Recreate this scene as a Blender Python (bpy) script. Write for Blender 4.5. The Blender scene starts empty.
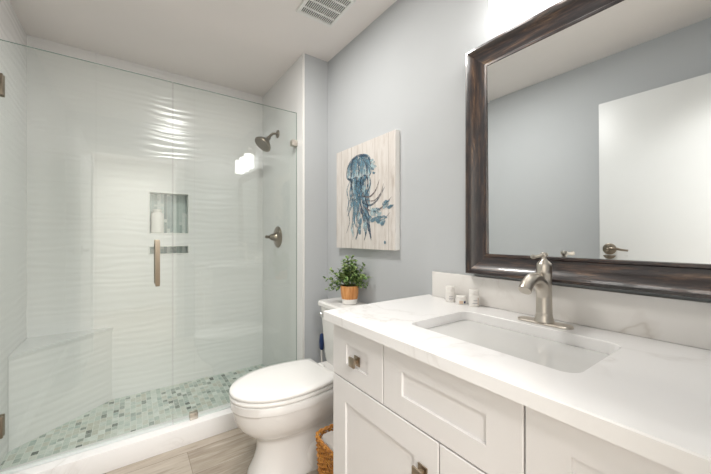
import bpy, bmesh, math, random
from mathutils import Vector, Matrix, noise as mnoise
PI = math.pi
rnd = random.Random(7)
S = bpy.context.scene
COL = S.collection

# ---------------------------------------------------------------- camera, world, lights, exposure
CAMZ = 1.17
YAW = math.atan(223.5 / 314)
cd = bpy.data.cameras.new('camera'); cam = bpy.data.objects.new('camera', cd); COL.objects.link(cam)
cam.location = (0, 0, CAMZ); cam.rotation_euler = (PI / 2, 0, -YAW)
cd.sensor_width = 36; cd.lens = 36 * 314 / 711; cd.clip_start = .01
S.camera = cam
w = bpy.data.worlds.new('world'); S.world = w; w.use_nodes = True
w.node_tree.nodes['Background'].inputs[0].default_value = (.95, .98, 1, 1)
w.node_tree.nodes['Background'].inputs[1].default_value = 1.0
vs = S.view_settings
vs.view_transform = 'Standard'; vs.look = 'None'; vs.gamma = 1; vs.use_curve_mapping = False
vs.exposure = 0.60
def area(name, loc, rot, sx, sy, power, col=(1, 1, 1)):
    l = bpy.data.lights.new(name, 'AREA'); l.shape = 'ELLIPSE' if name == 'room_fill_light' else 'RECTANGLE'; l.size = sx; l.size_y = sy
    l.energy = power; l.color = col
    o = bpy.data.objects.new(name, l); o.location = loc; o.rotation_euler = rot; COL.objects.link(o); return o
HALL_FILL_POWER = 74; ROOM_FILL_POWER = 11; SHADE_EMIT = 5.5
area('hall_fill_light', (0.10, -1.1, 2.38), (0, 0, 0), .9, .9, HALL_FILL_POWER, (1, .98, .96))   # fill light added in the unseen hall outside the doorway
area('room_fill_light', (0.36, 1.38, 2.410), (0, 0, 0), .30, .30, ROOM_FILL_POWER, (1, .97, .93))  # fill light added on the ceiling out of view, brightens room and shower

# ---------------------------------------------------------------- materials
def lin(c):
    return tuple(((v / 255) / 12.92 if v / 255 <= .04045 else ((v / 255 + .055) / 1.055) ** 2.4) for v in c) + (1,)
class NT:
    def __init__(s, name):
        s.m = bpy.data.materials.new(name); s.m.use_nodes = True; s.t = s.m.node_tree
        s.b = s.t.nodes['Principled BSDF']; s.out = s.t.nodes['Material Output']
    def n(s, typ, **k):
        x = s.t.nodes.new(typ)
        for a, v in k.items(): setattr(x, a, v)
        return x
    def l(s, a, b): s.t.links.new(a, b)
    def setin(s, node, key, v):
        if hasattr(v, 'links') or isinstance(v, bpy.types.NodeSocket): s.l(v, node.inputs[key])
        else: node.inputs[key].default_value = v
    def math(s, op, a, b=0.0, c=0.0):
        x = s.n('ShaderNodeMath', operation=op)
        s.setin(x, 0, a); s.setin(x, 1, b)
        if op in ('MULTIPLY_ADD',): s.setin(x, 2, c)
        return x.outputs[0]
    def coord(s, scale=(1, 1, 1), rot=(0, 0, 0)):
        tc = s.n('ShaderNodeTexCoord'); mp = s.n('ShaderNodeMapping')
        mp.inputs['Scale'].default_value = scale; mp.inputs['Rotation'].default_value = rot
        s.l(tc.outputs['Object'], mp.inputs[0]); return mp.outputs[0]
    def noise(s, vec, scale=5, detail=3, rough=.5, dist=0):
        x = s.n('ShaderNodeTexNoise'); s.l(vec, x.inputs['Vector'])
        x.inputs['Scale'].default_value = scale; x.inputs['Detail'].default_value = detail
        x.inputs['Roughness'].default_value = rough; x.inputs['Distortion'].default_value = dist
        return x.outputs['Fac']
    def ramp(s, fac, stops, interp='LINEAR'):
        x = s.n('ShaderNodeValToRGB'); s.l(fac, x.inputs[0]); e = x.color_ramp.elements
        x.color_ramp.interpolation = interp
        while len(e) > 1: e.remove(e[-1])
        e[0].position, e[0].color = stops[0]
        for p, c in stops[1:]: k = e.new(p); k.color = c
        return x.outputs[0]
    def mix(s, f, a, b):
        x = s.n('ShaderNodeMix', data_type='RGBA'); s.setin(x, 0, f); s.setin(x, 6, a); s.setin(x, 7, b); return x.outputs[2]
    def bump(s, h, strength=.3, dist=.01):
        x = s.n('ShaderNodeBump'); s.l(h, x.inputs['Height']); x.inputs['Strength'].default_value = strength
        x.inputs['Distance'].default_value = dist; s.l(x.outputs[0], s.b.inputs['Normal'])
    def base(s, v): s.setin(s.b, 'Base Color', v); return s
    def p(s, **k):
        for a, v in k.items(): s.b.inputs[{'rough': 'Roughness', 'metal': 'Metallic', 'spec': 'Specular IOR Level', 'coat': 'Coat Weight'}[a]].default_value = v
        return s
M = {}
def plain(key, rgb, rough=.5, metal=0, var=.03, scale=6, bump=0, coat=0, spec=.5):
    t = NT(key); c = lin(rgb); v = t.noise(t.coord(), scale, 3)
    d = tuple(max(0, x * (1 - var)) for x in c[:3]) + (1,)
    t.base(t.mix(v, c, d)).p(rough=rough, metal=metal, coat=coat, spec=spec)
    if bump: t.bump(t.noise(t.coord(), 260, 2), bump, .002)
    M[key] = t.m; return t
plain('wall_paint', (191, 194, 196), .75, bump=.06, spec=.25)
plain('ceiling_paint', (238, 233, 230), .7, bump=.05)
plain('trim_white', (235, 234, 231), .4)
plain('vanity_paint', (232, 230, 229), .38)
plain('porcelain', (236, 234, 231), .08, coat=.3)
plain('sink_china', (214, 214, 212), .1, coat=.3)
plain('seat_plastic', (246, 245, 242), .16)
plain('tile_plain', (228, 228, 227), .16)
plain('nickel', (206, 199, 189), .33, 1, .08, 30)
plain('dark_nickel', (140, 130, 116), .3, 1, .1, 30)
plain('knob_metal', (176, 162, 144), .28, 1, .08, 30)
plain('chrome', (215, 215, 215), .1, 1)
plain('glass_edge', (128, 150, 141), .2)
plain('gap_shade', (60, 56, 52), .7)  # shade behind the vent louvres, put in as a dark colour
plain('door_paint', (212, 213, 212), .4)
plain('black', (20, 20, 22), .6)
plain('white_plastic', (236, 233, 228), .35)
plain('label_grey', (150, 150, 158), .5)
plain('label_blue', (52, 62, 100), .5)
plain('label_tan', (214, 190, 168), .5)
plain('soil', (60, 44, 32), .9, bump=.6)
plain('pot_white', (238, 235, 230), .3)
plain('blue_grip', (34, 58, 104), .4)
plain('bag', (222, 216, 210), .5, var=.1)
plain('canvas_edge', (244, 242, 238), .6)
plain('silicone', (222, 228, 226), .3)
plain('hall_wall', (225, 222, 216), .6)

# mirror
t = NT('mirror'); t.base((.90, .925, .93, 1)).p(rough=0, metal=1); M['mirror'] = t.m
# shower glass: reflection by viewing angle, transmission slightly green
t = NT('clear_glass'); t.t.nodes.remove(t.b)
tr = t.n('ShaderNodeBsdfTransparent'); tr.inputs[0].default_value = (.965, .985, .976, 1)
gl = t.n('ShaderNodeBsdfGlossy'); gl.inputs['Roughness'].default_value = 0; gl.inputs[0].default_value = (1, 1, 1, 1)
lw = t.n('ShaderNodeLayerWeight'); lw.inputs['Blend'].default_value = .5
p5 = t.math('POWER', lw.outputs['Facing'], 5.0); fr = t.math('MULTIPLY_ADD', p5, .95, .045)
mx = t.n('ShaderNodeMixShader'); t.l(fr, mx.inputs[0]); t.l(tr.outputs[0], mx.inputs[1]); t.l(gl.outputs[0], mx.inputs[2])
t.l(mx.outputs[0], t.out.inputs[0]); M['clear_glass'] = t.m
# glowing frosted shade
t = NT('lamp_glass'); t.base((.95, .95, .93, 1)).p(rough=.3)
t.b.inputs['Emission Color'].default_value = (1, .975, .94, 1); t.b.inputs['Emission Strength'].default_value = SHADE_EMIT; M['lamp_glass'] = t.m
t = NT('fill_light_lens'); t.base((.95, .95, .93, 1)); t.b.inputs['Emission Color'].default_value = (1, .975, .94, 1); t.b.inputs['Emission Strength'].default_value = 3; M['fill_light_lens'] = t.m  # glowing disc of the added ceiling fill light
# rippled wall tile
def ripple(key, ax, strength, rgb):
    t = NT(key); tc = t.n('ShaderNodeTexCoord'); sp = t.n('ShaderNodeSeparateXYZ'); t.l(tc.outputs['Object'], sp.inputs[0])
    u = sp.outputs[ax]; z = sp.outputs['Z']
    cb = t.n('ShaderNodeCombineXYZ'); t.l(t.math('MULTIPLY', u, 2.2), cb.inputs[0]); t.l(t.math('MULTIPLY', z, 7.0), cb.inputs[1])
    n1 = t.noise(cb.outputs[0], 1.0, 2, .45)
    ph = t.math('ADD', t.math('MULTIPLY', z, 2 * PI / .045), t.math('MULTIPLY', n1, 15.0))
    s = t.math('SINE', ph)
    cb2 = t.n('ShaderNodeCombineXYZ'); t.l(t.math('MULTIPLY', u, 4.0), cb2.inputs[0]); t.l(t.math('MULTIPLY', z, 12.0), cb2.inputs[1])
    amp = t.noise(cb2.outputs[0], 1.3, 1)
    h = t.math('MULTIPLY', s, amp)
    # thin tile joints
    fu = t.math('FRACT', t.math('DIVIDE', t.math('ADD', u, 5.0), .60)); fz = t.math('FRACT', t.math('DIVIDE', z, .305))
    ju = t.math('LESS_THAN', fu, .0035); jz = t.math('LESS_THAN', fz, .006); j = t.math('MAXIMUM', ju, jz)
    c = lin(rgb); t.base(t.mix(t.math('MULTIPLY', j, .5), c, tuple(v * .8 for v in c[:3]) + (1,))).p(rough=.17)
    t.bump(h, strength, .0042); M[key] = t.m
ripple('ripple_tile_x', 'X', .22, (232, 231, 230))
ripple('ripple_tile_y', 'Y', .15, (232, 231, 230))
# small rectangular mosaic
def mosaic(key, ax1, ax2, rh, cw, stops, grout, rough=.2, rowrand=True):
    t = NT(key); tc = t.n('ShaderNodeTexCoord'); sp = t.n('ShaderNodeSeparateXYZ'); t.l(tc.outputs['Object'], sp.inputs[0])
    a = sp.outputs[ax1]; b = sp.outputs[ax2]
    r = t.math('DIVIDE', t.math('ADD', b, 4.0), rh); ri = t.math('FLOOR', r); rf = t.math('FRACT', r)
    wn = t.n('ShaderNodeTexWhiteNoise', noise_dimensions='1D'); t.l(ri, wn.inputs['W'])
    wv = t.math('MULTIPLY_ADD', wn.outputs['Value'], cw * .9, cw * .65)           # tile length differs by row
    q = t.math('DIVIDE', t.math('ADD', t.math('ADD', a, 4.0), t.math('MULTIPLY', wn.outputs['Value'], 3.7)), wv)
    qi = t.math('FLOOR', q); qf = t.math('FRACT', q)
    cb = t.n('ShaderNodeCombineXYZ'); t.l(qi, cb.inputs[0]); t.l(ri, cb.inputs[1])
    w2 = t.n('ShaderNodeTexWhiteNoise', noise_dimensions='2D'); t.l(cb.outputs[0], w2.inputs['Vector'])
    g = t.math('MAXIMUM', t.math('LESS_THAN', rf, .09), t.math('LESS_THAN', qf, .07))
    streak = t.noise(t.coord((40, 40, 40)), 1.5, 3)
    val = t.math('ADD', w2.outputs['Value'], t.math('MULTIPLY', t.math('SUBTRACT', streak, .5), .18))
    col = t.ramp(val, stops); t.base(t.mix(g, col, grout)).p(rough=rough)
    t.bump(t.math('SUBTRACT', 1.0, g), .3, .002); M[key] = t.m
mosaic('floor_mosaic', 'Y', 'X', .030, .042,
       [(0, lin((96, 106, 100))), (.07, lin((146, 156, 148))), (.25, lin((186, 198, 190))), (.5, lin((208, 216, 208))), (.68, lin((188, 188, 174))), (.84, lin((220, 226, 220))), (1, lin((162, 178, 172)))], lin((220, 223, 217)))
mosaic('niche_mosaic', 'Z', 'X', .021, .30,
       [(0, lin((120, 136, 134))), (.3, lin((160, 174, 170))), (.6, lin((190, 202, 198))), (.8, lin((140, 156, 156))), (1, lin((212, 218, 214)))], lin((196, 202, 198)), .15)
# wood look plank floor
t = NT('plank_floor'); co = t.coord()
sp = t.n('ShaderNodeSeparateXYZ'); t.l(co, sp.inputs[0])
ri = t.math('FLOOR', t.math('DIVIDE', t.math('ADD', sp.outputs['Y'], 4.08), .20)); rf = t.math('FRACT', t.math('DIVIDE', t.math('ADD', sp.outputs['Y'], 4.08), .20))
wn = t.n('ShaderNodeTexWhiteNoise', noise_dimensions='1D'); t.l(ri, wn.inputs['W'])
q = t.math('DIVIDE', t.math('ADD', sp.outputs['X'], t.math('MULTIPLY', wn.outputs['Value'], 2.0)), 1.2)
qf = t.math('FRACT', t.math('ADD', q, 4.0)); qi = t.math('FLOOR', t.math('ADD', q, 4.0))
cb = t.n('ShaderNodeCombineXYZ'); t.l(qi, cb.inputs[0]); t.l(ri, cb.inputs[1])
w2 = t.n('ShaderNodeTexWhiteNoise', noise_dimensions='2D'); t.l(cb.outputs[0], w2.inputs['Vector'])
gr = t.noise(t.coord((3.0, 26, 1)), 1.6, 6, .62, .9); gr2 = t.noise(t.coord((6, 90, 1)), 1, 4, .6)
v = t.math('ADD', t.math('MULTIPLY', gr, .62), t.math('ADD', t.math('MULTIPLY', gr2, .26), t.math('MULTIPLY', w2.outputs['Value'], .16)))
c = t.ramp(v, [(.30, lin((134, 121, 106))), (.44, lin((160, 148, 133))), (.56, lin((180, 169, 155))), (.72, lin((194, 185, 172)))])
j = t.math('MAXIMUM', t.math('LESS_THAN', rf, .012), t.math('LESS_THAN', qf, .002))
t.base(t.mix(j, c, lin((128, 116, 102)))).p(rough=.42); M['plank_floor'] = t.m
# quartz with soft veins
def quartz(key, rgb, vein, off, amt=.2):
    t = NT(key); mp = t.coord((1, 1, 1), (0.5 + off, 0.4, 0.9))
    n1 = t.noise(mp, 1.7, 5, .55, .9); d = t.math('ABSOLUTE', t.math('SUBTRACT', n1, .5))
    vn = t.ramp(d, [(0, (1, 1, 1, 1)), (.008, (.4, .4, .4, 1)), (.028, (0, 0, 0, 1))])
    msk = t.ramp(t.noise(mp, 1.3, 2), [(.48, (0, 0, 0, 1)), (.62, (1, 1, 1, 1))])
    f = t.math('MULTIPLY', t.math('MULTIPLY', vn, msk), amt)
    t.base(t.mix(f, lin(rgb), lin(vein))).p(rough=.14); M[key] = t.m
quartz('quartz', (240, 239, 238), (190, 184, 178), 2.1, .35)
quartz('quartz_splash', (230, 227, 223), (190, 182, 172), 1.7, .6)
# distressed dark frame wood, grain running along each rail
for key, sc in (('frame_wood', (26, 3.0, 26)), ('frame_wood_upright', (26, 26, 3.0))):
    t = NT(key); g1 = t.noise(t.coord(sc), 1.6, 6, .72, .4); g2 = t.noise(t.coord(tuple(v * 2.6 for v in sc)), 1.5, 4, .6)
    c = t.ramp(t.math('ADD', t.math('MULTIPLY', g1, .65), t.math('MULTIPLY', g2, .35)), [(.38, lin((16, 11, 13))), (.49, lin((40, 29, 29))), (.58, lin((84, 62, 48))), (.68, lin((150, 122, 90)))])
    t.base(c).p(rough=.34, spec=.7, coat=.5); t.bump(g2, .10, .003); M[key] = t.m
# painted plank canvas face
t = NT('canvas_planks'); co = t.coord(); sp = t.n('ShaderNodeSeparateXYZ'); t.l(co, sp.inputs[0])
pf = t.math('FRACT', t.math('DIVIDE', t.math('ADD', sp.outputs['Y'], 4.03), .115)); pj = t.math('LESS_THAN', pf, .03)
g = t.noise(t.coord((1, 30, 4)), 1.6, 6, .7, .4)
c = t.ramp(g, [(.28, lin((184, 173, 163))), (.42, lin((206, 199, 192))), (.6, lin((219, 214, 209))), (.8, lin((200, 190, 181)))])
t.base(t.mix(t.math('MULTIPLY', pj, .6), c, lin((150, 136, 124)))).p(rough=.6); M['canvas_planks'] = t.m
# watercolour paints
def paint(key, a, b, lo=.12):
    t = NT(key); n1 = t.noise(t.coord((22, 22, 22)), 1.4, 5, .7, 1.0)
    t.base(t.mix(n1, lin(a), lin(b))).p(rough=.6)
    al = t.ramp(t.noise(t.coord((46, 46, 30)), 1.3, 6, .75), [(.38, (lo,) * 3 + (1,)), (.56, (.9, .9, .9, 1))])
    t.l(al, t.b.inputs['Alpha']); M[key] = t.m
paint('paint_dark', (34, 50, 72), (70, 98, 120)); paint('paint_mid', (70, 108, 130), (120, 154, 168), .05); paint('paint_light', (140, 176, 188), (192, 206, 208), .05)
paint('paint_brown', (84, 72, 76), (140, 124, 120), .2)
# leaves, basket, pot wood
t = NT('leaf'); oi = t.noise(t.coord((40, 40, 40)), 1.4, 3)
t.base(t.ramp(oi, [(.3, lin((40, 70, 40))), (.46, lin((92, 126, 64))), (.62, lin((170, 190, 124)))])).p(rough=.45)
M['leaf'] = t.m
plain('stem', (92, 104, 58), .6)
t = NT('pot_wood'); g = t.noise(t.coord((30, 30, 5)), 1.5, 5, .6, .6)
t.base(t.ramp(g, [(.3, lin((176, 108, 52))), (.5, lin((206, 142, 82))), (.72, lin((226, 172, 116)))])).p(rough=.45); M['pot_wood'] = t.m
t = NT('wicker'); g = t.noise(t.coord((60, 60, 60)), 1.5, 3)
t.base(t.ramp(g, [(.3, lin((138, 84, 30))), (.5, lin((184, 122, 48))), (.7, lin((214, 158, 78)))])).p(rough=.5); M['wicker'] = t.m

# ---------------------------------------------------------------- mesh helpers (all coordinates are world coordinates)
def origin(o):
    v = Vector((0, 0, 0))
    while o: v += o.location; o = o.parent
    return v
def obj(name, bm, mat, parent=None, loc=None, smooth=True, ang=35):
    me = bpy.data.meshes.new(name)
    o = bpy.data.objects.new(name, me); COL.objects.link(o)
    off = origin(parent) if parent else Vector(loc or (0, 0, 0))
    bmesh.ops.translate(bm, verts=bm.verts, vec=-off)
    bmesh.ops.recalc_face_normals(bm, faces=bm.faces)
    if smooth:
        for f in bm.faces: f.smooth = True
        for e in bm.edges:
            if len(e.link_faces) == 2 and e.calc_face_angle(0) > math.radians(ang): e.smooth = False
    bm.to_mesh(me); bm.free()
    for m in (mat if isinstance(mat, (list, tuple)) else [mat]): me.materials.append(M[m])
    if parent: o.parent = parent
    else: o.location = off
    return o
def thing(name, label, cat, loc, group=None):
    o = bpy.data.objects.new(name, None); o.empty_display_size = .05; COL.objects.link(o); o.location = loc
    return tag(o, label, cat, group)
def tag(o, label, cat, group=None):
    o['label'] = label; o['category'] = cat
    if group: o['group'] = group
    return o
def struct(name, bm, mat, parent=None, **k):
    o = obj(name, bm, mat, parent, **k)
    if not parent: o['kind'] = 'structure'
    return o
def B(): return bmesh.new()
def box(bm, x0, x1, y0, y1, z0, z1, bev=0, seg=2, mi=0):
    vs_ = [bm.verts.new((x, y, z)) for x in (x0, x1) for y in (y0, y1) for z in (z0, z1)]
    idx = [(0, 1, 3, 2), (4, 6, 7, 5), (0, 4, 5, 1), (2, 3, 7, 6), (0, 2, 6, 4), (1, 5, 7, 3)]
    fs = [bm.faces.new([vs_[i] for i in f]) for f in idx]
    for f in fs: f.material_index = mi
    if bev:
        es = {e for f in fs for e in f.edges}
        r = bmesh.ops.bevel(bm, geom=list(es), offset=bev, segments=seg, affect='EDGES', profile=.5)
        for f in r['faces']: f.material_index = mi
    return bm
def loft(bm, loops, cap=True, mi=0, closed=True):
    rows = [[bm.verts.new(p) for p in lp] for lp in loops]
    for a, b in zip(rows, rows[1:]):
        n = len(a)
        for i in range(n if closed else n - 1):
            f = bm.faces.new((a[i], a[(i + 1) % n], b[(i + 1) % n], b[i])); f.material_index = mi
    if cap:
        bm.faces.new(rows[0]).material_index = mi; bm.faces.new(rows[-1]).material_index = mi
    return rows
def lathe(bm, prof, c, axis='Z', n=28, mi=0, cap=True):
    """prof: list of (radius, height); axis unit string or vector"""
    ax = {'X': Vector((1, 0, 0)), 'Y': Vector((0, 1, 0)), 'Z': Vector((0, 0, 1))}[axis] if isinstance(axis, str) else Vector(axis).normalized()
    u = ax.orthogonal().normalized(); v = ax.cross(u); c = Vector(c)
    loops = [[c + ax * h + (u * math.cos(2 * PI * i / n) + v * math.sin(2 * PI * i / n)) * max(r, 1e-4) for i in range(n)] for r, h in prof]
    loft(bm, loops, cap, mi); return bm
def tube(bm, path, rad, n=14, mi=0, flat=None):
    path = [Vector(p) for p in path]; rad = rad if isinstance(rad, (list, tuple)) else [rad] * len(path)
    tg = [(path[min(i + 1, len(path) - 1)] - path[max(i - 1, 0)]).normalized() for i in range(len(path))]
    u = tg[0].orthogonal().normalized(); loops = []
    for p, t_, r in zip(path, tg, rad):
        u = (u - t_ * u.dot(t_)).normalized(); v = t_.cross(u)
        loops.append([p + (u * math.cos(2 * PI * i / n) + v * math.sin(2 * PI * i / n)) * r for i in range(n)])
    loft(bm, loops, True, mi); return bm
def bez(pts, n=8):
    """Catmull-Rom through pts"""
    P = [Vector(p) for p in pts]; P = [P[0] * 2 - P[1]] + P + [P[-1] * 2 - P[-2]]; out = []
    for i in range(1, len(P) - 2):
        for k in range(n):
            s = k / n; a, b, c_, d = P[i - 1:i + 3]
            out.append(.5 * ((2 * b) + (c_ - a) * s + (2 * a - 5 * b + 4 * c_ - d) * s * s + (3 * b - a - 3 * c_ + d) * s ** 3))
    return out + [P[-2]]
def rrect(x0, x1, y0, y1, z, r, n=5):
    out = []
    for cx, cy, a0 in ((x1 - r, y1 - r, 0), (x0 + r, y1 - r, PI / 2), (x0 + r, y0 + r, PI), (x1 - r, y0 + r, 1.5 * PI)):
        for k in range(n + 1):
            a = a0 + PI / 2 * k / n; out.append(Vector((cx + r * math.cos(a), cy + r * math.sin(a), z)))
    return out

# ---------------------------------------------------------------- room shell
W = 1.14; XL = -.53; YB = 2.758; XS = .948; YG = 2.05; CEIL = 2.42; YD = -.045
bm = box(B(), XL - .1, W + .1, YD - .1, YB + .1, -.06, 0); struct('floor', bm, 'plank_floor', smooth=False)
bm = box(B(), XL - .1, W + .1, YD - .1, YB + .15, CEIL, CEIL + .08); struct('ceiling', bm, 'ceiling_paint', smooth=False)
bm = box(B(), W, W + .1, YD - .1, YB + .15, 0, CEIL); struct('wall_right', bm, 'wall_paint', smooth=False)
bm = box(B(), XL - .1, XL, YD - .1, 1.985, 0, CEIL); struct('wall_left', bm, 'wall_paint', smooth=False)
bm = box(B(), XL - .1, XL, 1.985, YB + .15, 0, CEIL); struct('wall_shower_left', bm, 'ripple_tile_y', smooth=False)
# stub wall beside the shower, painted, with tiled shower face and a white edge strip
bm = box(B(), XS + .008, W - .0005, 1.943, YB, 0, CEIL); struct('wall_shower_end', bm, 'wall_paint', smooth=False)
bm = box(B(), XS, XS + .0078, 1.955, YB, 0, CEIL); struct('wall_shower_right', bm, 'tile_plain', smooth=False)
bm = box(B(), XS - .003, XS + .010, 1.940, 1.955, 0.0, CEIL, .002); struct('trim_1', bm, 'trim_white')
# shower back wall around two niches
holes = [(.098, .366, 1.192, 1.508), (.098, .366, 1.036, 1.106)]
def wall_cells(bm, x0, x1, z0, z1, ya, yb):
    xs = sorted({x0, x1, *[h[0] for h in holes], *[h[1] for h in holes]}); zs = sorted({z0, z1, *[h[2] for h in holes], *[h[3] for h in holes]})
    for i in range(len(xs) - 1):
        for k in range(len(zs) - 1):
            a, b = (xs[i] + xs[i + 1]) / 2, (zs[k] + zs[k + 1]) / 2
            if not any(h[0] < a < h[1] and h[2] < b < h[3] for h in holes): box(bm, xs[i], xs[i + 1], ya, yb, zs[k], zs[k + 1])
bm = B(); wall_cells(bm, XL, XS + .008, 0, CEIL, YB, YB + .09)
bmesh.ops.remove_doubles(bm, verts=bm.verts, dist=1e-5)
box(bm, XL, W, YB + .095, YB + .15, 0, CEIL)
wb = struct('wall_back', bm, 'ripple_tile_x', smooth=False)
for (a, b, c_, d) in holes:
    bm = box(B(), a, b, YB + .084, YB + .094, c_, d); obj('niche_tile', bm, 'niche_mosaic', wb, smooth=False)
    bm = B(); tk = .008
    for q in ((a, a + tk, c_, d), (b - tk, b, c_, d), (a + tk, b - tk, c_, c_ + tk), (a + tk, b - tk, d - tk, d)): box(bm, q[0], q[1], YB - .004, YB + .084, q[2], q[3], .001, 1)
    obj('niche_frame', bm, 'trim_white', wb)
# shower floor, curb
bm = box(B(), XL, XS, 2.11, YB, 0.0, .04); struct('floor_shower', bm, 'floor_mosaic', smooth=False)
bm = box(B(), XL, XS + .0, 1.985, 2.11, 0, .107, .004); struct('trim_2', bm, 'quartz')
# base boards
bm = box(B(), W - .014, W, 1.03, 1.928, 0, .10, .003); struct('baseboard_right', bm, 'trim_white')
bm = box(B(), XS + .012, W - .0, 1.929, 1.943, 0, .10, .003); struct('baseboard_stub', bm, 'trim_white')
bm = box(B(), XL, XL + .014, YD, 1.98, 0, .10, .003); struct('baseboard_left', bm, 'trim_white')
# door wall behind the camera with the open doorway and its white casing
DX0, DX1, DH = -.335, .43, 2.05
bm = B(); box(bm, XL, DX0, YD - .1, YD, 0, CEIL); box(bm, DX1, W, YD - .1, YD, 0, CEIL); box(bm, DX0, DX1, YD - .1, YD, DH, CEIL)
struct('wall_door', bm, 'wall_paint', smooth=False)
bm = B()
for ya, yb in ((YD, YD + .014), (YD - .114, YD - .1)):
    box(bm, DX0 - .06, DX0 - .0, ya, yb, 0, DH + .065, .003); box(bm, DX1, DX1 + .065, ya, yb, 0, DH + .065, .003); box(bm, DX0, DX1, ya, yb, DH, DH + .065, .003)
box(bm, DX0, DX0 + .012, YD - .1, YD, 0, DH); box(bm, DX1 - .012, DX1, YD - .1, YD, 0, DH); box(bm, DX0 + .012, DX1 - .012, YD - .1, YD, DH - .012, DH)
struct('trim_3', bm, 'trim_white')
# hall beyond the doorway
bm = box(B(), -1.3, 1.9, -2.2, YD - .1, -.06, 0); struct('floor_hall', bm, 'plank_floor', smooth=False)
bm = box(B(), -1.3, 1.9, -2.2, YD - .1, CEIL, CEIL + .08); struct('ceiling_hall', bm, 'ceiling_paint', smooth=False)
bm = B(); box(bm, -1.4, -1.3, -2.2, YD - .1, 0, CEIL); struct('wall_hall_left', bm, 'hall_wall', smooth=False)
bm = B(); box(bm, 1.9, 2.0, -2.2, YD - .1, 0, CEIL); struct('wall_hall_right', bm, 'hall_wall', smooth=False)
bm = B(); box(bm, -1.4, 2.0, -2.3, -2.2, 0, CEIL); struct('wall_hall_back', bm, 'hall_wall', smooth=False)
# open door leaf standing along the left wall, seen in the mirror
XD = -.336; dy0, dy1 = YD + .03, .775
dr = bpy.data.objects.new('door_1', None); COL.objects.link(dr); dr.location = (XD - .02, dy0, .01); dr['kind'] = 'structure'
obj('door_leaf', box(B(), XD - .036, XD, dy0, dy1, .012, 2.035, .002), 'door_paint', dr)
bm = B(); hz = 1.062; hy = dy1 - .055
lathe(bm, [(.037, 0), (.037, .006), (.030, .010), (.012, .012), (.011, .04), (.013, .046), (.0, .046)], (XD, hy, hz), 'X', 24)
lathe(bm, [(.037, 0), (.037, .006), (.030, .010), (.012, .012), (.011, .04), (.013, .046), (.0, .046)], (XD - .036, hy, hz), (-1, 0, 0), 24)
for s, x in ((1, XD + .04), (-1, XD - .076)):
    tube(bm, bez([(x, hy, hz), (x + s * .004, hy - .035, hz + .006), (x + s * .002, hy - .07, hz - .002), (x + s * .001, hy - .105, hz - .006)]), [.010 - .004 * i / 24 for i in range(25)], 12)
obj('door_handle', bm, 'dark_nickel', dr)
obj('latch_plate', box(B(), XD - .030, XD - .006, dy1 - .001, dy1 + .0015, hz - .03, hz + .03, .0005, 1), 'nickel', dr)

# ---------------------------------------------------------------- shower bench
bt = thing('shower_bench', 'low triangular corner bench clad in white tile at the back left of the shower', 'bench', (-.40, 2.64, .04))
A_, B_ = Vector((-.113, YB - .001)), Vector((XL + .001, 2.40)); C_ = Vector((XL + .001, YB - .001))
def tri(bm, z0, z1, grow=0):
    n = Vector((B_.y - A_.y, A_.x - B_.x)).normalized(); n = n if n.dot(Vector((0, 0)) - (A_ + B_) / 2 + Vector((1, 0))) > 0 else -n
    a = Vector((A_.x + grow * 1.5, A_.y)); b = Vector((B_.x, B_.y - grow * 1.3))
    loft(bm, [[(p.x, p.y, z) for p in (a, b, C_)] for z in (z0, z1)])
bm = B(); tri(bm, .0405, .525); obj('bench_body', bm, 'ripple_tile_x', bt, smooth=False)
bm = B(); tri(bm, .5255, .545, .006); obj('bench_top', bm, 'tile_plain', bt, smooth=False)

# ---------------------------------------------------------------- shower glass
def pane(bm, x0, x1, z0, z1, y=YG, th=.010):
    box(bm, x0, x1, y - th / 2, y + th / 2, z0, z1)
    bm.faces.ensure_lookup_table()
    for f in bm.faces:
        f.normal_update()
        f.material_index = 0 if abs(f.normal.y) > .5 else 1
def clamp_plate(bm, x0, x1, z0, z1):
    box(bm, x0, x1, YG - .018, YG - .0055, z0, z1, .003); box(bm, x0, x1, YG + .0055, YG + .018, z0, z1, .003)
gd = thing('glass_shower_door', 'clear frameless glass shower door hinged on the left wall, with vertical bar pull', 'shower door', (-.17, YG, .13))
bm = B(); pane(bm, XL + .008, .186, .120, 2.046); obj('glass_pane', bm, ['clear_glass', 'glass_edge'], gd, smooth=False)
for z in (1.797, .28):
    bm = B(); clamp_plate(bm, XL + .012, -.465, z, z + .097); box(bm, XL, XL + .012, YG - .03, YG + .03, z, z + .097, .003)
    obj('hinge', bm, 'dark_nickel', gd)['label'] = 'square bronze-toned hinge clamped on the glass edge'
bm = B()
for s in (-1, 1):
    yb = YG + s * .055
    tube(bm, [(.112, yb, .905), (.112, yb, .918), (.112, yb, 1.142), (.112, yb, 1.155)], [.013, .0155, .0155, .013], 4)
    for z in (.93, 1.13): tube(bm, [(.112, YG + s * .0055, z), (.112, yb, z)], .008, 12)
    for z in (.93, 1.13): lathe(bm, [(.013, 0), (.013, .004), (.009, .005)], (.112, YG + s * .0055, z), (0, s, 0), 16)
obj('pull_handle', bm, 'dark_nickel', gd)['label'] = 'brushed nickel vertical bar pull'
bm = box(B(), XL + .008, .186, YG - .0062, YG + .0062, .1085, .122); obj('bottom_seal', bm, 'silicone', gd)
gp = thing('glass_shower_panel', 'fixed clear glass panel between shower door and shower head wall', 'glass panel', (.57, YG, .12))
bm = B(); pane(bm, .190, XS - .001, .1085, 2.046); obj('glass_pane', bm, ['clear_glass', 'glass_edge'], gp, smooth=False)
bm = B(); clamp_plate(bm, .905, XS - .0005, 1.808, 1.85); obj('wall_clamp', bm, 'nickel', gp)
obj('bottom_seal', box(B(), .1905, XS - .001, YG - .0075, YG + .0075, .1075, .1145), 'silicone', gp)
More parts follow.
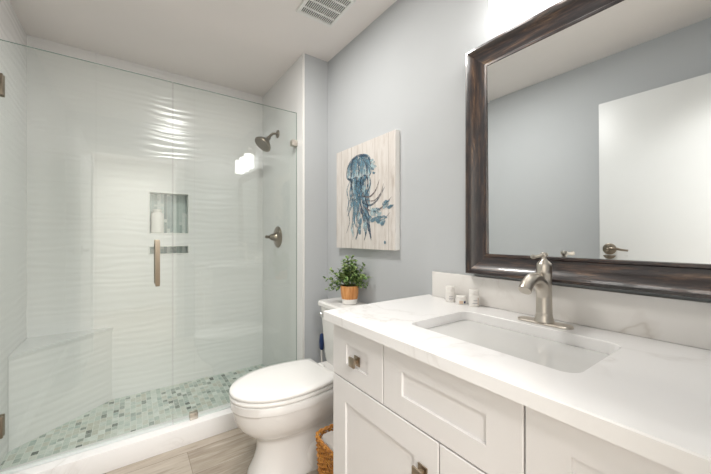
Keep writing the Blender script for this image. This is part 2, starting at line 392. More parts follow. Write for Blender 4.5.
bm = B(); clamp_plate(bm, .272, .316, .1075, .146); obj('curb_clip', bm, 'nickel', gp)

# ---------------------------------------------------------------- shower fittings
sh = thing('shower_sprayer', 'brushed nickel round shower head on a short arm high on the wall', 'shower head', (XS, 2.397, 1.99))
bm = B(); lathe(bm, [(.032, .0), (.032, .003), (.028, .010), (.012, .016), (.010, .018)], (XS, 2.397, 1.99), (-1, 0, 0), 28); obj('flange', bm, 'dark_nickel', sh)
bm = B(); ap = bez([(XS - .005, 2.397, 1.99), (XS - .04, 2.397, 1.985), (XS - .065, 2.397, 1.962), (XS - .075, 2.397, 1.946)])
tube(bm, ap, .0095, 14); lathe(bm, [(.003, -.016), (.013, -.012), (.017, 0), (.013, .012), (.003, .016)], (XS - .077, 2.397, 1.943), (-.6, 0, -.8), 20); obj('arm', bm, 'dark_nickel', sh)
ax = Vector((-.62, -.10, -.74)).normalized()
bm = B(); lathe(bm, [(.010, 0), (.018, .008), (.022, .018), (.030, .026), (.052, .046), (.066, .066), (.069, .074), (.067, .080), (.060, .081), (.0, .080)], Vector((XS - .079, 2.397, 1.941)), ax, 36); obj('spray_head', bm, 'dark_nickel', sh)
bm = B(); fc = Vector((XS - .079, 2.397, 1.941)) + ax * .0815
u = ax.orthogonal().normalized(); v_ = ax.cross(u)
for r, n in ((.014, 6), (.030, 12), (.045, 18), (.055, 24)):
    for k in range(n): lathe(bm, [(.0022, 0), (.0014, .003)], fc + (u * math.cos(2 * PI * k / n) + v_ * math.sin(2 * PI * k / n)) * r, ax, 6)
obj('nozzles', bm, 'black', sh)
va = thing('shower_valve', 'round nickel shower control with a lever handle, below the shower head', 'shower valve', (XS, 2.397, 1.17))
bm = B(); lathe(bm, [(.085, 0), (.085, .004), (.078, .010), (.045, .014), (.040, .018)], (XS, 2.397, 1.17), (-1, 0, 0), 40); obj('face_plate', bm, 'dark_nickel', va)
bm = B(); lathe(bm, [(.036, .015), (.030, .028), (.026, .045), (.024, .058), (.018, .064), (.016, .07), (.0, .072)], (XS, 2.397, 1.17), (-1, 0, 0), 28); 
lathe(bm, [(.008, .0), (.012, .008), (.013, .030), (.010, .040), (.0, .042)], (XS - .066, 2.397, 1.17), (-.96, -.25, .04), 16)
obj('handle', bm, 'dark_nickel', va)
bm = B(); bx_, by_, bz_ = .156, YB + .036, 1.2005
bp = thing('shampoo_bottle', 'white wide bottle with round cap standing in the upper shower niche', 'bottle', (bx_, by_, bz_))
lathe(bm, [(.040, 0), (.043, .004), (.043, .138), (.038, .150), (.030, .156)], (bx_, by_, bz_), 'Z', 32); obj('bottle_body', bm, 'white_plastic', bp)
bm = B(); lathe(bm, [(.029, .1565), (.030, .158), (.030, .176), (.027, .179), (.0, .179)], (bx_, by_, bz_), 'Z', 24); obj('cap', bm, 'pot_white', bp)

# ---------------------------------------------------------------- vanity
XF = .600                                             # cabinet face
vy0, vy1, vt = -.030, .985, .867
vn = thing('vanity_cabinet', 'white shaker vanity cabinet with square metal knobs under a quartz countertop', 'vanity', (.87, .48, 0))
bm = B()
for y0 in (vy0, vy1 - .018): box(bm, XF + .02, W - .001, y0, y0 + .018, .10, vt)
box(bm, XF + .02, W - .001, vy0 + .018, vy1 - .018, .10, .118); box(bm, W - .016, W - .001, vy0 + .018, vy1 - .018, .118, vt)
box(bm, XF + .07, W - .001, vy0, vy1, 0, .0999)
for z0, z1 in ((.118, .15), (.655, .70), (.835, vt)): box(bm, XF + .02, XF + .040, vy0 + .018, vy1 - .018, z0, z1)
for y0, z0 in ((.279, .70), (.686, .70), (.48, .15)): box(bm, XF + .02, XF + .039, y0, y0 + .036, z0, .835 if z0 > .5 else .655)
obj('cabinet_body', bm, 'vanity_paint', vn, smooth=False)
def shaker(y0, y1, z0, z1, rail=.057, stile=.076, left=0, name='drawer'):
    """front panel 2 cm thick with a recessed field and small bevelled arris"""
    bm = B(); x0, x1 = XF, XF + .0195; b = .0018; dp = .006
    def ring(x, a, b2=None, l2=None):
        b2 = a if b2 is None else b2; l2 = b2 if l2 is None else l2
        return [(x, y0 + b2, z0 + a), (x, y1 - l2, z0 + a), (x, y1 - l2, z1 - a), (x, y0 + b2, z1 - a)]
    loft(bm, [ring(x1, 0), ring(x0 + b, 0), ring(x0, b), ring(x0, rail, stile, stile + left), ring(x0 + dp, rail + .0012, stile + .0012, stile + left + .0012)], True)
    return obj(name, bm, 'vanity_paint', vn, ang=20)
def knob(par, y, z):
    bm = B(); s = .0155
    box(bm, XF - .0035, XF, y - s, y + s, z - s, z + s, .001)
    box(bm, XF - .020, XF - .0035, y - .006, y + .006, z - .006, z + .006)
    box(bm, XF - .026, XF - .020, y - s, y + s, z - s, z + s, .0012)
    obj('knob', bm, 'knob_metal', par)['label'] = 'square brushed metal knob'
g = .0018
d1 = shaker(.704 + g, .985 - .001, .678, .858, .057, .073, .012); knob(d1, .832, .765)
shaker(.297 + g, .704 - g, .678, .858, .057, name='false_front')
d3 = shaker(vy0 + g, .297 - g, .678, .858); knob(d3, .150, .765)
da = shaker(.498 + g, .985 - .001, .104, .674, .073, .080, name='door'); knob(da, .548, .578)
db = shaker(vy0 + g, .498 - g, .104, .674, .073, .080, name='door'); knob(db, .448, .578)
# countertop with a rounded rectangular cut-out
CT = .90; cx0, cx1, cy0, cy1 = .573, W - .001, vy0 - .008, 1.008
sx0, sx1, sy0, sy1, sr = .705, 1.000, .250, .706, .032
bm = B(); N = 8
inner = rrect(sx0, sx1, sy0, sy1, 0, sr, N)
outer = []
for ci, (a, c_) in enumerate([(cx1, cy1), (cx0, cy1), (cx0, cy0), (cx1, cy0)]):   # each rounded corner fans out to one slab corner
    for k in range(N + 1):
        p = inner[ci * (N + 1) + k]; first = k < N // 2; along_x = first == (ci % 2 == 0)
        outer.append(Vector((a, c_, 0)) if k == N // 2 else Vector((a, p.y, 0)) if along_x else Vector((p.x, c_, 0)))
b = .003
def up(l, z, off=0):
    out = []
    for p in l:
        x, y = p.x, p.y
        if off: x = min(max(x, cx0 + off), cx1); y = min(max(y, cy0), cy1 - off)
        out.append((x, y, z))
    return out
inb = [Vector((p.x, p.y, 0)) for p in rrect(sx0 - .002, sx1 + .002, sy0 - .002, sy1 + .002, 0, sr + .002, N)]
loft(bm, [up(inner, CT - .032), up(inner, CT - .002), up(inb, CT), up(outer, CT, b), up(outer, CT - b), up(outer, CT - .032), up(inner, CT - .032)], False)
bmesh.ops.remove_doubles(bm, verts=bm.verts, dist=1e-5)
ct = obj('countertop', bm, 'quartz', None, (.85, .5, CT - .032), ang=30); tag(ct, 'white quartz countertop with faint grey veins on the vanity', 'countertop')
bs = obj('backsplash', box(B(), W - .021, W - .0005, vy0 - .008, .968, CT + .0005, 1.013, .002), 'quartz_splash', None, (W, .5, CT)); tag(bs, 'white veined quartz backsplash upstand along the wall below the mirror', 'backsplash')
# sink
bm = B(); o1 = -.0006; sk = thing('sink', 'rectangular white undermount sink set into the quartz countertop', 'sink', ((sx0 + sx1) / 2, (sy0 + sy1) / 2, CT - .16))
def sl(i, z, r): return rrect(sx0 - o1 + i, sx1 + o1 - i, sy0 - o1 + i * 1.0, sy1 + o1 - i * 1.0, z, r, 8)
z0 = CT - .0321
def sl2(ix, iy0, iy1, z, r): return rrect(sx0 - o1 + ix * 2.2, sx1 + o1 - ix, sy0 - o1 + iy0, sy1 + o1 - iy1, z, r, 8)
loft(bm, [sl(-.02, z0, .05), sl(0, z0, .032), sl2(.001, .002, .003, z0 - .010, .033), sl2(.003, .012, .075, z0 - .085, .036), sl2(.007, .020, .115, z0 - .128, .036), sl2(.024, .045, .150, z0 - .142, .036), sl2(.10, .18, .20, z0 - .146, .04),
     sl2(.10, .18, .20, z0 - .156, .04), sl2(.0, .010, .09, z0 - .152, .04), sl2(-.008, .0, .055, z0 - .085, .04), sl2(-.01, -.01, -.01, z0 - .014, .045), sl(-.02, z0 - .012, .05), sl(-.02, z0, .05)], False)
bmesh.ops.holes_fill(bm, edges=[e for e in bm.edges if e.is_boundary], sides=200)
bmesh.ops.remove_doubles(bm, verts=bm.verts, dist=1e-5)
obj('basin', bm, 'sink_china', sk, ang=50)
dx, dy = (sx0 + sx1) / 2, (sy0 + sy1) / 2 - .01
bm = B(); lathe(bm, [(.024, z0 - .1459), (.024, z0 - .1435), (.018, z0 - .1425), (.016, z0 - .145), (0, z0 - .145)], (dx, dy, 0), 'Z', 24); obj('drain', bm, 'nickel', sk)

# ---------------------------------------------------------------- faucet
fx, fy = 1.050, .458
fa = thing('faucet', 'brushed nickel single-lever faucet on an oval deck plate behind the sink', 'faucet', (fx, fy, CT))
def stadium(hx, hy, z, n=12):
    out = []
    for k in range(n + 1): a = PI * k / n; out.append((fx + hx * math.cos(a), fy + (hy - hx) + hx * math.sin(a), z))
    for k in range(n + 1): a = PI + PI * k / n; out.append((fx + hx * math.cos(a), fy - (hy - hx) + hx * math.sin(a), z))
    return out
bm = B(); loft(bm, [stadium(.026, .080, CT + .0005), stadium(.026, .080, CT + .004), stadium(.023, .077, CT + .0065)]); obj('deck_plate', bm, 'nickel', fa)
zc = CT + .0065
bm = B(); lathe(bm, [(.0275, 0), (.0275, .006), (.025, .012), (.023, .020), (.0225, .028), (.0228, .029), (.0225, .030), (.0215, .080), (.0210, .120), (.0215, .150), (.0222, .151), (.0222, .153)], (fx, fy, zc), 'Z', 36)
sp_ = bez([(fx + .003, fy, zc + .045), (fx - .003, fy, zc + .082), (fx - .018, fy, zc + .113), (fx - .044, fy, zc + .132), (fx - .075, fy, zc + .137), (fx - .102, fy, zc + .127), (fx - .121, fy, zc + .108)], 8)
nn = len(sp_); tube(bm, sp_, [.0205 - .0030 * i / (nn - 1) + (.0008 if i >= nn - 4 else 0) for i in range(nn)], 24)
obj('body_and_spout', bm, 'nickel', fa, ang=50)
bm = B(); lathe(bm, [(.0215, .1535), (.0218, .156), (.0215, .178), (.0195, .182), (.008, .193), (.0065, .196), (.0065, .200), (.0105, .204), (.0115, .209), (.009, .214), (.0, .216)], (fx, fy, zc), 'Z', 32)
tube(bm, bez([(fx, fy, zc + .207), (fx - .025, fy + .002, zc + .206), (fx - .055, fy + .001, zc + .204), (fx - .078, fy + .001, zc + .205)], 5), [.005] * 6 + [.0045] * 4 + [.005, .0058, .0066, .0066, .0060, .004], 14)
obj('lever', bm, 'nickel', fa, ang=50)

# ---------------------------------------------------------------- toiletries on the counter
def toiletry(x, y, r, h, label, kind, bands):
    o = thing(kind, label, 'toiletry', (x, y, CT + .0005), 'small white toiletries in front of the backsplash')
    ch = h * .28
    bm = B(); lathe(bm, [(r * .92, 0), (r, .002), (r, h - ch - .003), (r * .86, h - ch)], (x, y, CT + .0005), 'Z', 28); obj('container', bm, 'white_plastic', o)
    bm = B(); lathe(bm, [(r * .95, h - ch + .0005), (r * .95, h - .0015), (r * .88, h), (0, h)], (x, y, CT + .0005), 'Z', 28); obj('cap', bm, 'pot_white', o)
    for (z0, z1, a0, a1, m) in bands:
        bm = B(); rr = r + .0004
        rows = [[Vector((x + rr * math.cos(math.radians(a0 + (a1 - a0) * k / 12)), y + rr * math.sin(math.radians(a0 + (a1 - a0) * k / 12)), CT + z)) for k in range(13)] for z in (z0, z1)]
        loft(bm, rows, False, 0, False); obj('label_print', bm, m, o)
toiletry(1.086, .842, .019, .064, 'small white bottle nearest the wall corner beside the flat jar on the countertop', 'toiletry_bottle', [(.016, .018, 200, 260, 'label_grey'), (.024, .0255, 205, 255, 'label_grey'), (.010, .0115, 205, 250, 'label_grey')])
toiletry(1.082, .786, .021, .032, 'short white jar with dark blue mark between two small bottles', 'toiletry_jar', [(.006, .015, 246, 272, 'label_blue'), (.004, .016, 200, 240, 'label_tan')])
toiletry(1.086, .730, .019, .064, 'small white bottle closest to the faucet, right of the flat jar', 'toiletry_bottle', [(.014, .016, 200, 260, 'label_grey'), (.024, .026, 210, 255, 'label_grey'), (.008, .036, 262, 272, 'label_tan')])

# ---------------------------------------------------------------- mirror
LEAN = math.radians(.55)
FX = 1.092; my0, my1, mz0, mz1 = .020, .772, 1.026, 1.908
mr = thing('framed_mirror', 'large wall mirror in a wide distressed dark wood frame above the backsplash', 'mirror', (1.12, (my0 + my1) / 2, mz0))
def rring(x, a): return [(x, my0 + a, mz0 + a), (x, my1 - a, mz0 + a), (x, my1 - a, mz1 - a), (x, my0 + a, mz1 - a)]
fw = .079
bm = B()
loft(bm, [rring(1.136, 0), rring(FX, 0), rring(FX - .002, .002), rring(FX - .002, .009), rring(FX + .004, .013), rring(FX + .015, .030), rring(FX + .024, .056), rring(FX + .026, .066), rring(FX + .022, .070), rring(FX + .022, .078), rring(1.124, fw), rring(1.136, fw)], False)
bm.normal_update()
for f in bm.faces:
    c_ = f.calc_center_median(); dy_ = abs(c_.y - (my0 + my1) / 2) - (my1 - my0) / 2; dz_ = abs(c_.z - (mz0 + mz1) / 2) - (mz1 - mz0) / 2
    f.material_index = 1 if dy_ > dz_ else 0
obj('mirror_frame', bm, ['frame_wood', 'frame_wood_upright'], mr, ang=25)
xm = 1.1235; dz = (mz1 - mz0 - 2 * fw) * math.sin(LEAN)
bm = B(); e = fw + .0005
y0_, y1_, z0_, z1_ = my0 + e, my1 - e, mz0 + e, mz1 - e
loft(bm, [[(1.1355, y0_, z0_), (1.1355, y1_, z0_), (1.1355, y1_, z1_), (1.1355, y0_, z1_)], [(xm, y0_, z0_), (xm, y1_, z0_), (xm - dz, y1_, z1_), (xm - dz, y0_, z1_)],
          [(xm, y0_ + .012, z0_ + .012), (xm, y1_ - .012, z0_ + .012), (xm - dz, y1_ - .012, z1_ - .012), (xm - dz, y0_ + .012, z1_ - .012)]], True)
obj('mirror_glass', bm, 'mirror', mr, smooth=False)

# ---------------------------------------------------------------- vanity light
vl = thing('vanity_light', 'three-shade wall light with glowing white glass over the mirror', 'wall light', (1.10, .395, 2.03))
bm = B(); box(bm, W - .022, W - .0005, .24, .55, 2.075, 2.19, .006); obj('back_plate', bm, 'nickel', vl)
SX = 1.055
for y in (.225, .405, .585):
    bm = B(); tube(bm, bez([(W - .021, .395 + (y - .395) * .7, 2.13), (W - .05, .395 + (y - .395) * .85, 2.15), (SX, y, 2.165), (SX, y, 2.125)]), .006, 10)
    lathe(bm, [(.028, 2.085), (.030, 2.10), (.024, 2.118), (.012, 2.128)], (SX, y, 0), 'Z', 24); obj('lamp_arm', bm, 'nickel', vl)
    bm = B(); lathe(bm, [(.047, 1.932), (.053, 1.939), (.053, 2.078), (.047, 2.085)], (SX, y, 0), 'Z', 36); obj('lamp_shade', bm, 'lamp_glass', vl, ang=70)

# ---------------------------------------------------------------- ceiling vent and added ceiling fill light
vx0, vx1, vy_0, vy_1 = .735, .962, 1.345, 1.600
ve = thing('ceiling_vent', 'square white louvred exhaust vent in the ceiling', 'vent', ((vx0 + vx1) / 2, 1.47, CEIL - .012))
bm = B(); fwv = .018
for q in ((vx0, vx1, vy_0, vy_0 + fwv), (vx0, vx1, vy_1 - fwv, vy_1), (vx0, vx0 + fwv, vy_0 + fwv, vy_1 - fwv), (vx1 - fwv, vx1, vy_0 + fwv, vy_1 - fwv)): box(bm, *q, CEIL - .012, CEIL - .0005, .002, 1)
ns = 18
for k in range(ns + 1):
    x = vx0 + fwv + (vx1 - vx0 - 2 * fwv) * k / ns; box(bm, x - .0020, x + .0020, vy_0 + fwv, vy_1 - fwv, CEIL - .010, CEIL - .006)
for k in (1, 2, 3):
    y = vy_0 + (vy_1 - vy_0) * k / 4; box(bm, vx0 + fwv, vx1 - fwv, y - .004, y + .004, CEIL - .011, CEIL - .005)
obj('grille', bm, 'trim_white', ve)
obj('duct_shade_sheet', box(B(), vx0 + .01, vx1 - .01, vy_0 + .01, vy_1 - .01, CEIL - .0018, CEIL - .0004), 'gap_shade', ve, smooth=False)  # flat dark sheet; the shade between the louvres is put into its colour
for (x, y, lab) in ((.36, 1.38, 'round ceiling fill light, added out of view in front of the shower'),):
    o = thing('ceiling_fill_light', lab, 'fill light', (x, y, CEIL))  # added fixture body around the unseen fill light
    bm = B(); lathe(bm, [(.185, -.0005), (.185, -.004), (.179, -.007), (.172, -.007), (.170, -.0005)], (x, y, CEIL), 'Z', 36, cap=False); obj('trim_ring', bm, 'trim_white', o)
    bm = B(); lathe(bm, [(.169, -.0015), (.169, -.003), (0, -.003)], (x, y, CEIL), 'Z', 36); obj('lens', bm, 'fill_light_lens', o)

# ---------------------------------------------------------------- toilet
TY = 1.530
to = thing('toilet', 'white two-piece toilet with closed lid beside the vanity', 'toilet', (.78, TY, 0))
def egg(xf, xb, hw, z, xc=None, n=48, pf=2.0, pb=2.6):
    xc = xc if xc is not None else xf + (xb - xf) * .55; out = []
    for k in range(n):
        a = 2 * PI * k / n; c_, s_ = math.cos(a), math.sin(a)
        p = pf if c_ < 0 else pb; L = (xc - xf) if c_ < 0 else (xb - xc)
        out.append((xc + math.copysign(abs(c_) ** (2 / p), c_) * L, TY + math.copysign(abs(s_) ** (2 / p), s_) * hw, z))
    return out
bm = B()
secs = [(.0, .462, 1.00, .124, 2.8), (.012, .458, 1.0, .127, 2.8), (.03, .466, 1.0, .121, 2.7), (.08, .488, .99, .106, 2.5), (.13, .500, .98, .099, 2.4), (.17, .500, .975, .098, 2.3), (.195, .490, .97, .104, 2.2), (.215, .468, .96, .122, 2.1),
        (.24, .436, .955, .146, 2.05), (.27, .410, .95, .163, 2.0), (.31, .393, .95, .175, 2.0), (.345, .386, .95, .180, 2.0), (.358, .384, .95, .181, 2.0), (.363, .377, .955, .189, 2.0), (.398, .375, .955, .191, 2.0), (.402, .380, .95, .187, 2.0)]
loft(bm, [egg(xf, xb, hw, z, pf=pf, xc=.64 if z > .2 else .72) for z, xf, xb, hw, pf in secs])
loft(bm, [rrect(.70, 1.0, TY - .128, TY + .128, 0, .05), rrect(.70, 1.0, TY - .126, TY + .126, .07, .05), rrect(.72, .99, TY - .118, TY + .118, .115, .05), rrect(.75, .97, TY - .095, TY + .095, .14, .04)])
# rear deck that carries the tank
loft(bm, [rrect(.86, 1.10, TY - .10, TY + .10, .25, .04), rrect(.85, 1.115, TY - .14, TY + .14, .34, .04), rrect(.85, 1.12, TY - .155, TY + .155, .385, .04), rrect(.85, 1.12, TY - .155, TY + .155, .4045, .04)])
obj('bowl', bm, 'porcelain', to, ang=50)
def seat_out(xf, hw, z, xb=.865, grow=0):
    out = []
    xc = .64; n = 40
    for k in range(n + 1):
        a = PI / 2 + PI * k / n; c_, s_ = math.cos(a), math.sin(a)
        out.append((xc + c_ * (xc - xf), TY + s_ * hw, z))
    hb = hw * .80                                        # straight taper to the hinge side
    for k in range(1, 9):
        f = k / 8; out.append((xc + (xb - .03 - xc) * f, TY - (hw + (hb * 1.08 - hw) * f ** 2.0), z))
    out.append((xb, TY - hb * .98, z)); out.append((xb, TY + hb * .98, z))
    for k in range(8, 0, -1):
        f = k / 8; out.append((xc + (xb - .03 - xc) * f, TY + (hw + (hb * 1.08 - hw) * f ** 2.0), z))
    return out
bm = B(); loft(bm, [seat_out(.377, .187, .4045), seat_out(.372, .191, .408), seat_out(.372, .191, .419), seat_out(.377, .187, .4235)]); obj('seat', bm, 'seat_plastic', to, ang=60)
bm = B(); loft(bm, [seat_out(.378, .186, .4262), seat_out(.372, .191, .430), seat_out(.372, .191, .441), seat_out(.378, .186, .4475), seat_out(.410, .162, .4515, .835), seat_out(.50, .10, .4535, .77)]); obj('lid', bm, 'seat_plastic', to, ang=60)
bm = B()
for s in (-1, 1): tube(bm, [(.900, TY + s * .05, .418), (.900, TY + s * .10, .418)], .012, 14)
box(bm, .884, .915, TY - .10, TY + .10, .4048, .418, .003); obj('hinge', bm, 'seat_plastic', to)
bm = B(); loft(bm, [rrect(.975, 1.118, TY - .165, TY + .165, .4055, .03), rrect(.968, 1.120, TY - .172, TY + .172, .43, .03), rrect(.945, 1.124, TY - .188, TY + .188, .744, .03)]); obj('tank', bm, 'porcelain', to)
bm = B(); loft(bm, [rrect(.940, 1.126, TY - .194, TY + .194, .7455, .03), rrect(.933, 1.128, TY - .201, TY + .201, .751, .03), rrect(.933, 1.128, TY - .201, TY + .201, .770, .03), rrect(.940, 1.124, TY - .195, TY + .195, .778, .028)]); obj('tank_lid', bm, 'porcelain', to)
bm = B(); lathe(bm, [(.016, 0), (.016, .006), (.012, .010), (.010, .018), (.0, .019)], (.9475, TY + .150, .700), (-1, 0, 0), 20)
tube(bm, bez([(.930, TY + .150, .700), (.928, TY + .12, .697), (.928, TY + .085, .690)], 4), .006, 10); obj('flush_lever', bm, 'chrome', to)
for s in (-1, 1):
    bm = B(); lathe(bm, [(.014, 0), (.014, .004), (.011, .012), (.0, .016)], (.84, TY + s * .108, .012), 'Z', 18); obj('bolt_cap', bm, 'seat_plastic', to)

# ---------------------------------------------------------------- toilet brush behind the toilet
tb = thing('toilet_brush', 'toilet brush with a dark blue grip and white rod, behind the toilet tank', 'toilet brush', (1.03, 1.835, 0))
bm = B(); lathe(bm, [(.045, .0005), (.048, .004), (.045, .10), (.038, .13), (.012, .135)], (1.03, 1.835, 0), 'Z', 28); obj('holder', bm, 'white_plastic', tb)
bm = B(); lathe(bm, [(.0065, .13), (.0065, .42)], (1.03, 1.835, 0), 'Z', 14); obj('rod', bm, 'white_plastic', tb)
bm = B(); lathe(bm, [(.009, .42), (.015, .43), (.017, .47), (.013, .51), (.010, .525), (.0, .53)], (1.03, 1.835, 0), 'Z', 18); obj('grip', bm, 'blue_grip', tb)

# ---------------------------------------------------------------- waste basket
bkx, bky, bw, bh = .765, 1.150, .105, .29
wbk = thing('wicker_basket', 'golden woven wicker basket on the floor between toilet and vanity', 'basket', (bkx, bky, 0))
bm = B()
def bpt(a, z):                                             # rounded-square outline, wider at top
    r = bw * (.86 + .14 * z / bh); c_, s_ = math.cos(a), math.sin(a); p = 5.0
    k = (abs(c_) ** p + abs(s_) ** p) ** (-1 / p); return Vector((bkx + r * c_ * k, bky + r * s_ * k, z))
NS = 36
for i in range(NS):                                        # upright stakes
    a = 2 * PI * i / NS; tube(bm, [bpt(a, .006), bpt(a, bh * .5), bpt(a, bh - .006)], .0022, 5)
for r in range(26):                                        # weavers going in front of and behind the stakes
    z = .008 + (bh - .016) * r / 25; pts = []
    for i in range(NS * 2 + 1):
        a = PI * i / NS; s = math.cos(PI * (i / 2 + r)) * .0042; q = bpt(a, z + .004 * math.sin(i * 1.7 + r * 2.1)); n_ = Vector((math.cos(a), math.sin(a), 0)); pts.append(q + n_ * s)
    tube(bm, pts, .0036, 5)
obj('woven_wall', bm, 'wicker', wbk)
bm = B()
for ph in (0, PI):
    pts = [bpt(2 * PI * i / 96, bh) + Vector((math.cos(2 * PI * i / 96) * .004 * math.cos(i * .9 + ph), math.sin(2 * PI * i / 96) * .004 * math.cos(i * .9 + ph), .004 * math.sin(i * .9 + ph))) for i in range(97)]
    tube(bm, pts, .0055, 7)
obj('rim', bm, 'wicker', wbk)
obj('base', box(B(), bkx - .085, bkx + .085, bky - .085, bky + .085, .001, .008, .003), 'wicker', wbk)
bg = B(); rows = []
for r_, z in ((.93, .05), (.95, .18), (.955, bh - .02), (.90, bh - .006), (.70, bh - .03), (.45, bh - .05), (.15, bh - .06)):
    lp = []
    for i in range(40):
        a = 2 * PI * i / 40; q = bpt(a, bh * .8); c0 = Vector((bkx, bky, 0)); n_ = mnoise.noise(Vector((q.x * 30, q.y * 30, z * 20)))
        lp.append(Vector((bkx + (q.x - bkx) * r_ * (.93 + .03 * n_), bky + (q.y - bky) * r_ * (.93 + .03 * n_), z + .012 * n_)))
    rows.append(lp)
loft(bg, rows); lb = obj('plastic_liner', bg, 'bag', wbk, ang=80)

# ---------------------------------------------------------------- potted plant on the tank
px_, py_, pz_ = 1.045, 1.528, .7785
pl = thing('potted_plant', 'small leafy green plant in a tan and white pot on the toilet tank', 'potted plant', (px_, py_, pz_))
ph_ = .105
bm = B(); lathe(bm, [(.040, 0), (.044, .004), (.047, .030)], (px_, py_, pz_), 'Z', 36); obj('pot_base', bm, 'pot_white', pl)['label'] = 'white glazed lower band of the pot'
bm = B(); lathe(bm, [(.047, .0305), (.052, .060), (.054, ph_), (.053, ph_ + .002), (.050, ph_), (.048, ph_ - .012), (.0, ph_ - .012)], (px_, py_, pz_), 'Z', 36); obj('pot_band', bm, 'pot_wood', pl)
bm = B(); lathe(bm, [(.047, ph_ - .0115), (.045, ph_ - .006), (0, ph_ - .004)], (px_, py_, pz_), 'Z', 24); obj('soil', bm, 'soil', pl)
ls, lf = B(), B()
def leaf(bm, p, d, up_, L, Wd):
    d = d.normalized(); s = d.cross(up_)
    s = s.normalized() if s.length > 1e-3 else d.orthogonal().normalized()
    nrm = s.cross(d).normalized()
    prof = [(0, .12), (.3, .85), (.55, 1), (.8, .7), (1, .05)]
    L_, C, R = [], [], []
    for f, wv in prof:
        c_ = p + d * L * f - nrm * L * .18 * f * f
        L_.append(bm.verts.new(c_ + s * Wd * wv + nrm * Wd * .25 * wv)); C.append(bm.verts.new(c_)); R.append(bm.verts.new(c_ - s * Wd * wv + nrm * Wd * .25 * wv))
    for i in range(4):
        bm.faces.new((L_[i], L_[i + 1], C[i + 1], C[i])); bm.faces.new((C[i], C[i + 1], R[i + 1], R[i]))
for i in range(64):
    az = rnd.uniform(0, 2 * PI); tilt = abs(rnd.gauss(0, .62)); tilt = min(tilt, 1.35)
    ln = rnd.uniform(.09, .19) * (1 - .16 * tilt)
    d = Vector((math.cos(az) * math.sin(tilt), math.sin(az) * math.sin(tilt), math.cos(tilt)))
    if px_ + d.x * ln > 1.115: d.x *= .25; d.normalize()
    p0 = Vector((px_ + math.cos(az) * .02, py_ + math.sin(az) * .02, pz_ + ph_ - .008))
    pts = [p0 + d * ln * k / 7 + Vector((0, 0, -.035 * tilt * (k / 7) ** 2)) for k in range(8)]
    tube(ls, pts, .0011, 4)
    for k in range(2, 8):
        for s in (-1, 1):
            t_ = (pts[k] - pts[k - 1]).normalized(); sd = t_.orthogonal().normalized(); sd = Matrix.Rotation(rnd.uniform(0, 2 * PI), 3, t_) @ sd
            dd = (sd * .9 + t_ * .55 + Vector((0, 0, .15))).normalized(); L = rnd.uniform(.018, .030)
            if (pts[k] + dd * L).x > 1.132: continue
            leaf(lf, pts[k], dd, Vector((0, 0, 1)), L, L * .34)
obj('stems', ls, 'stem', pl); obj('leaves', lf, 'leaf', pl, smooth=False)

# ---------------------------------------------------------------- canvas picture
ay0, ay1, az0, az1, axf = 1.202, 1.775, 1.100, 1.726, 1.109
ar = thing('jellyfish_canvas', 'square canvas of a blue jellyfish painted on pale planks, hung on the wall', 'picture', (W, (ay0 + ay1) / 2, az0))
bm = box(B(), axf, W - .0005, ay0, ay1, az0, az1)
for f in bm.faces:
    f.normal_update(); f.material_index = 0 if abs(f.normal.x) > .5 and f.calc_center_median().x < 1.12 else 1
obj('canvas', bm, ['canvas_planks', 'canvas_edge'], ar, smooth=False)
pm = {m: i for i, m in enumerate(['paint_light', 'paint_mid', 'paint_dark', 'paint_brown'])}
bm = B(); layer = [0]
def uvp(u, v): return Vector((axf - .0003 - layer[0] * .00002, ay1 - u * (ay1 - ay0), az1 - v * (az1 - az0)))
def stroke(pts, w, m, n=5):
    layer[0] += 1; P = bez([(u, v, 0) for u, v in pts], n); rows = []
    for i, p in enumerate(P):
        t_ = (P[min(i + 1, len(P) - 1)] - P[max(i - 1, 0)]); nrm = Vector((-t_.y, t_.x, 0)).normalized() if t_.length else Vector((1, 0, 0))
        f = i / (len(P) - 1); ww = w * (math.sin(PI * min(1, .12 + f * .88)) ** .7 + .08)
        rows.append([uvp(*(p + nrm * ww)[:2]), uvp(*(p - nrm * ww)[:2])])
    loft(bm, rows, False, pm[m], False)
def blob(u, v, ru, rv, m, seed=0, n=28):
    layer[0] += 1; c_ = bm.verts.new(uvp(u, v)); vs_ = []
    for k in range(n):
        a = 2 * PI * k / n; r = 1 + .28 * mnoise.noise(Vector((math.cos(a) * 1.6 + seed, math.sin(a) * 1.6, seed)))
        vs_.append(bm.verts.new(uvp(u + ru * r * math.cos(a), v + rv * r * math.sin(a))))
    for k in range(n): bm.faces.new((c_, vs_[k], vs_[(k + 1) % n])).material_index = pm[m]
# bell
layer[0] += 1
bell = [(.22, .30), (.215, .24), (.25, .17), (.32, .125), (.42, .11), (.52, .125), (.60, .17), (.65, .24), (.655, .30), (.60, .325), (.54, .315), (.48, .335), (.42, .32), (.36, .335), (.30, .315), (.26, .33)]
f = bm.faces.new([bm.verts.new(uvp(*p)) for p in bell]); f.material_index = pm['paint_light']
for k in range(9):
    t0 = k / 8; x = .25 + .38 * t0
    stroke([(.43 + (x - .43) * .35, .12), (.43 + (x - .43) * .9, .19), (x, .31)], .014 + .01 * (k % 3), ['paint_mid', 'paint_dark', 'paint_mid'][k % 3])
stroke([(.22, .30), (.215, .24), (.25, .17), (.33, .125), (.43, .11), (.53, .125), (.61, .17), (.65, .24), (.655, .30)], .012, 'paint_dark')
stroke([(.23, .30), (.30, .335), (.38, .32), (.45, .345), (.53, .32), (.60, .335), (.65, .30)], .018, 'paint_dark')
stroke([(.27, .31), (.36, .36), (.48, .37), (.58, .34)], .022, 'paint_dark')
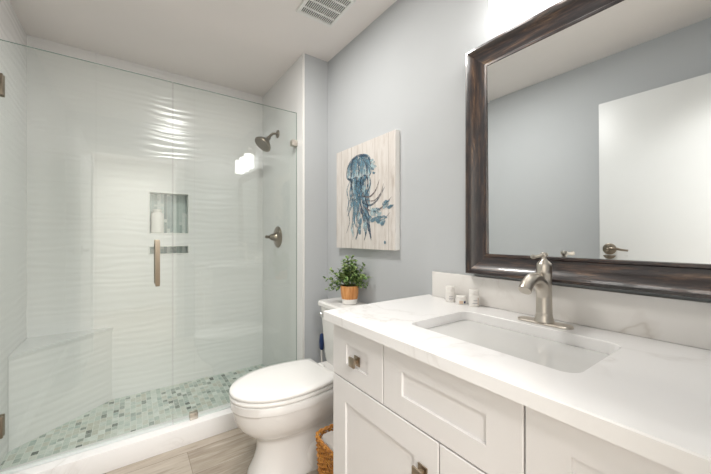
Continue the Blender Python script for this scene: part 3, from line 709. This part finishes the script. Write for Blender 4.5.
# frilly arms
rr = random.Random(3)
for k in range(15):
    x0 = .30 + .30 * k / 14; x = x0; pts = [(x0, .32)]; v = .32; end = rr.uniform(.60, .93)
    while v < end:
        v += .06; x += rr.uniform(-.035, .04) + (.006 if k > 8 else -.004); pts.append((x, v))
    stroke(pts, rr.uniform(.010, .026), ['paint_mid', 'paint_dark', 'paint_light', 'paint_mid'][k % 4])
for k in range(7):
    x = .38 + .03 * k; stroke([(x, .34), (x + rr.uniform(-.03, .03), .42), (x + rr.uniform(-.05, .05), .50), (x + .05, .58)], .02, 'paint_dark' if k % 2 else 'paint_mid')
for k in range(10): blob(rr.uniform(.30, .58), rr.uniform(.42, .85), rr.uniform(.015, .035), rr.uniform(.02, .05), rr.choice(['paint_light', 'paint_mid']), k)
# sweeping tentacles to the right and the blue clouds among them
for pts, w_, m in [([(.50, .50), (.62, .52), (.72, .47), (.78, .38)], .008, 'paint_brown'), ([(.48, .55), (.62, .60), (.76, .55), (.86, .45)], .008, 'paint_dark'), ([(.52, .60), (.68, .66), (.84, .62), (.95, .55)], .008, 'paint_brown'),
                   ([(.55, .62), (.66, .72), (.82, .74), (.93, .68)], .007, 'paint_dark'), ([(.52, .52), (.60, .46), (.64, .40), (.63, .34)], .007, 'paint_dark'), ([(.50, .62), (.58, .72), (.60, .82), (.66, .90)], .007, 'paint_dark'),
                   ([(.44, .60), (.40, .72), (.42, .84), (.37, .92)], .007, 'paint_brown'), ([(.30, .48), (.24, .60), (.27, .74), (.20, .86)], .006, 'paint_dark'), ([(.34, .58), (.33, .74), (.36, .88)], .006, 'paint_dark'), ([(.27, .34), (.22, .42), (.25, .54), (.21, .64)], .008, 'paint_mid'),
                   ([(.56, .55), (.70, .56), (.80, .50), (.84, .42)], .005, 'paint_brown')]: stroke(pts, w_, m)
for cu, cv, su, sv, cnt in ((.70, .66, .07, .035, 12), (.66, .73, .05, .03, 7), (.80, .74, .045, .025, 8), (.88, .60, .05, .03, 7), (.68, .24, .03, .05, 5)):
    for k in range(cnt):
        a = cu + rr.gauss(0, su * .6); b2 = cv + rr.gauss(0, sv * .7); an = rr.uniform(-.6, .5); L = rr.uniform(.02, .055)
        stroke([(a - L * math.cos(an), b2 - L * math.sin(an)), (a, b2 + rr.uniform(-.01, .01)), (a + L * math.cos(an), b2 + L * math.sin(an))], rr.uniform(.008, .018), rr.choice(['paint_light', 'paint_light', 'paint_mid', 'paint_dark' if k % 4 == 0 else 'paint_mid']), 3)
blob(.86, .935, .014, .014, 'paint_mid', 30)                # small round mark at the lower right
obj('jellyfish_motif', bm, list(pm), ar, smooth=False)
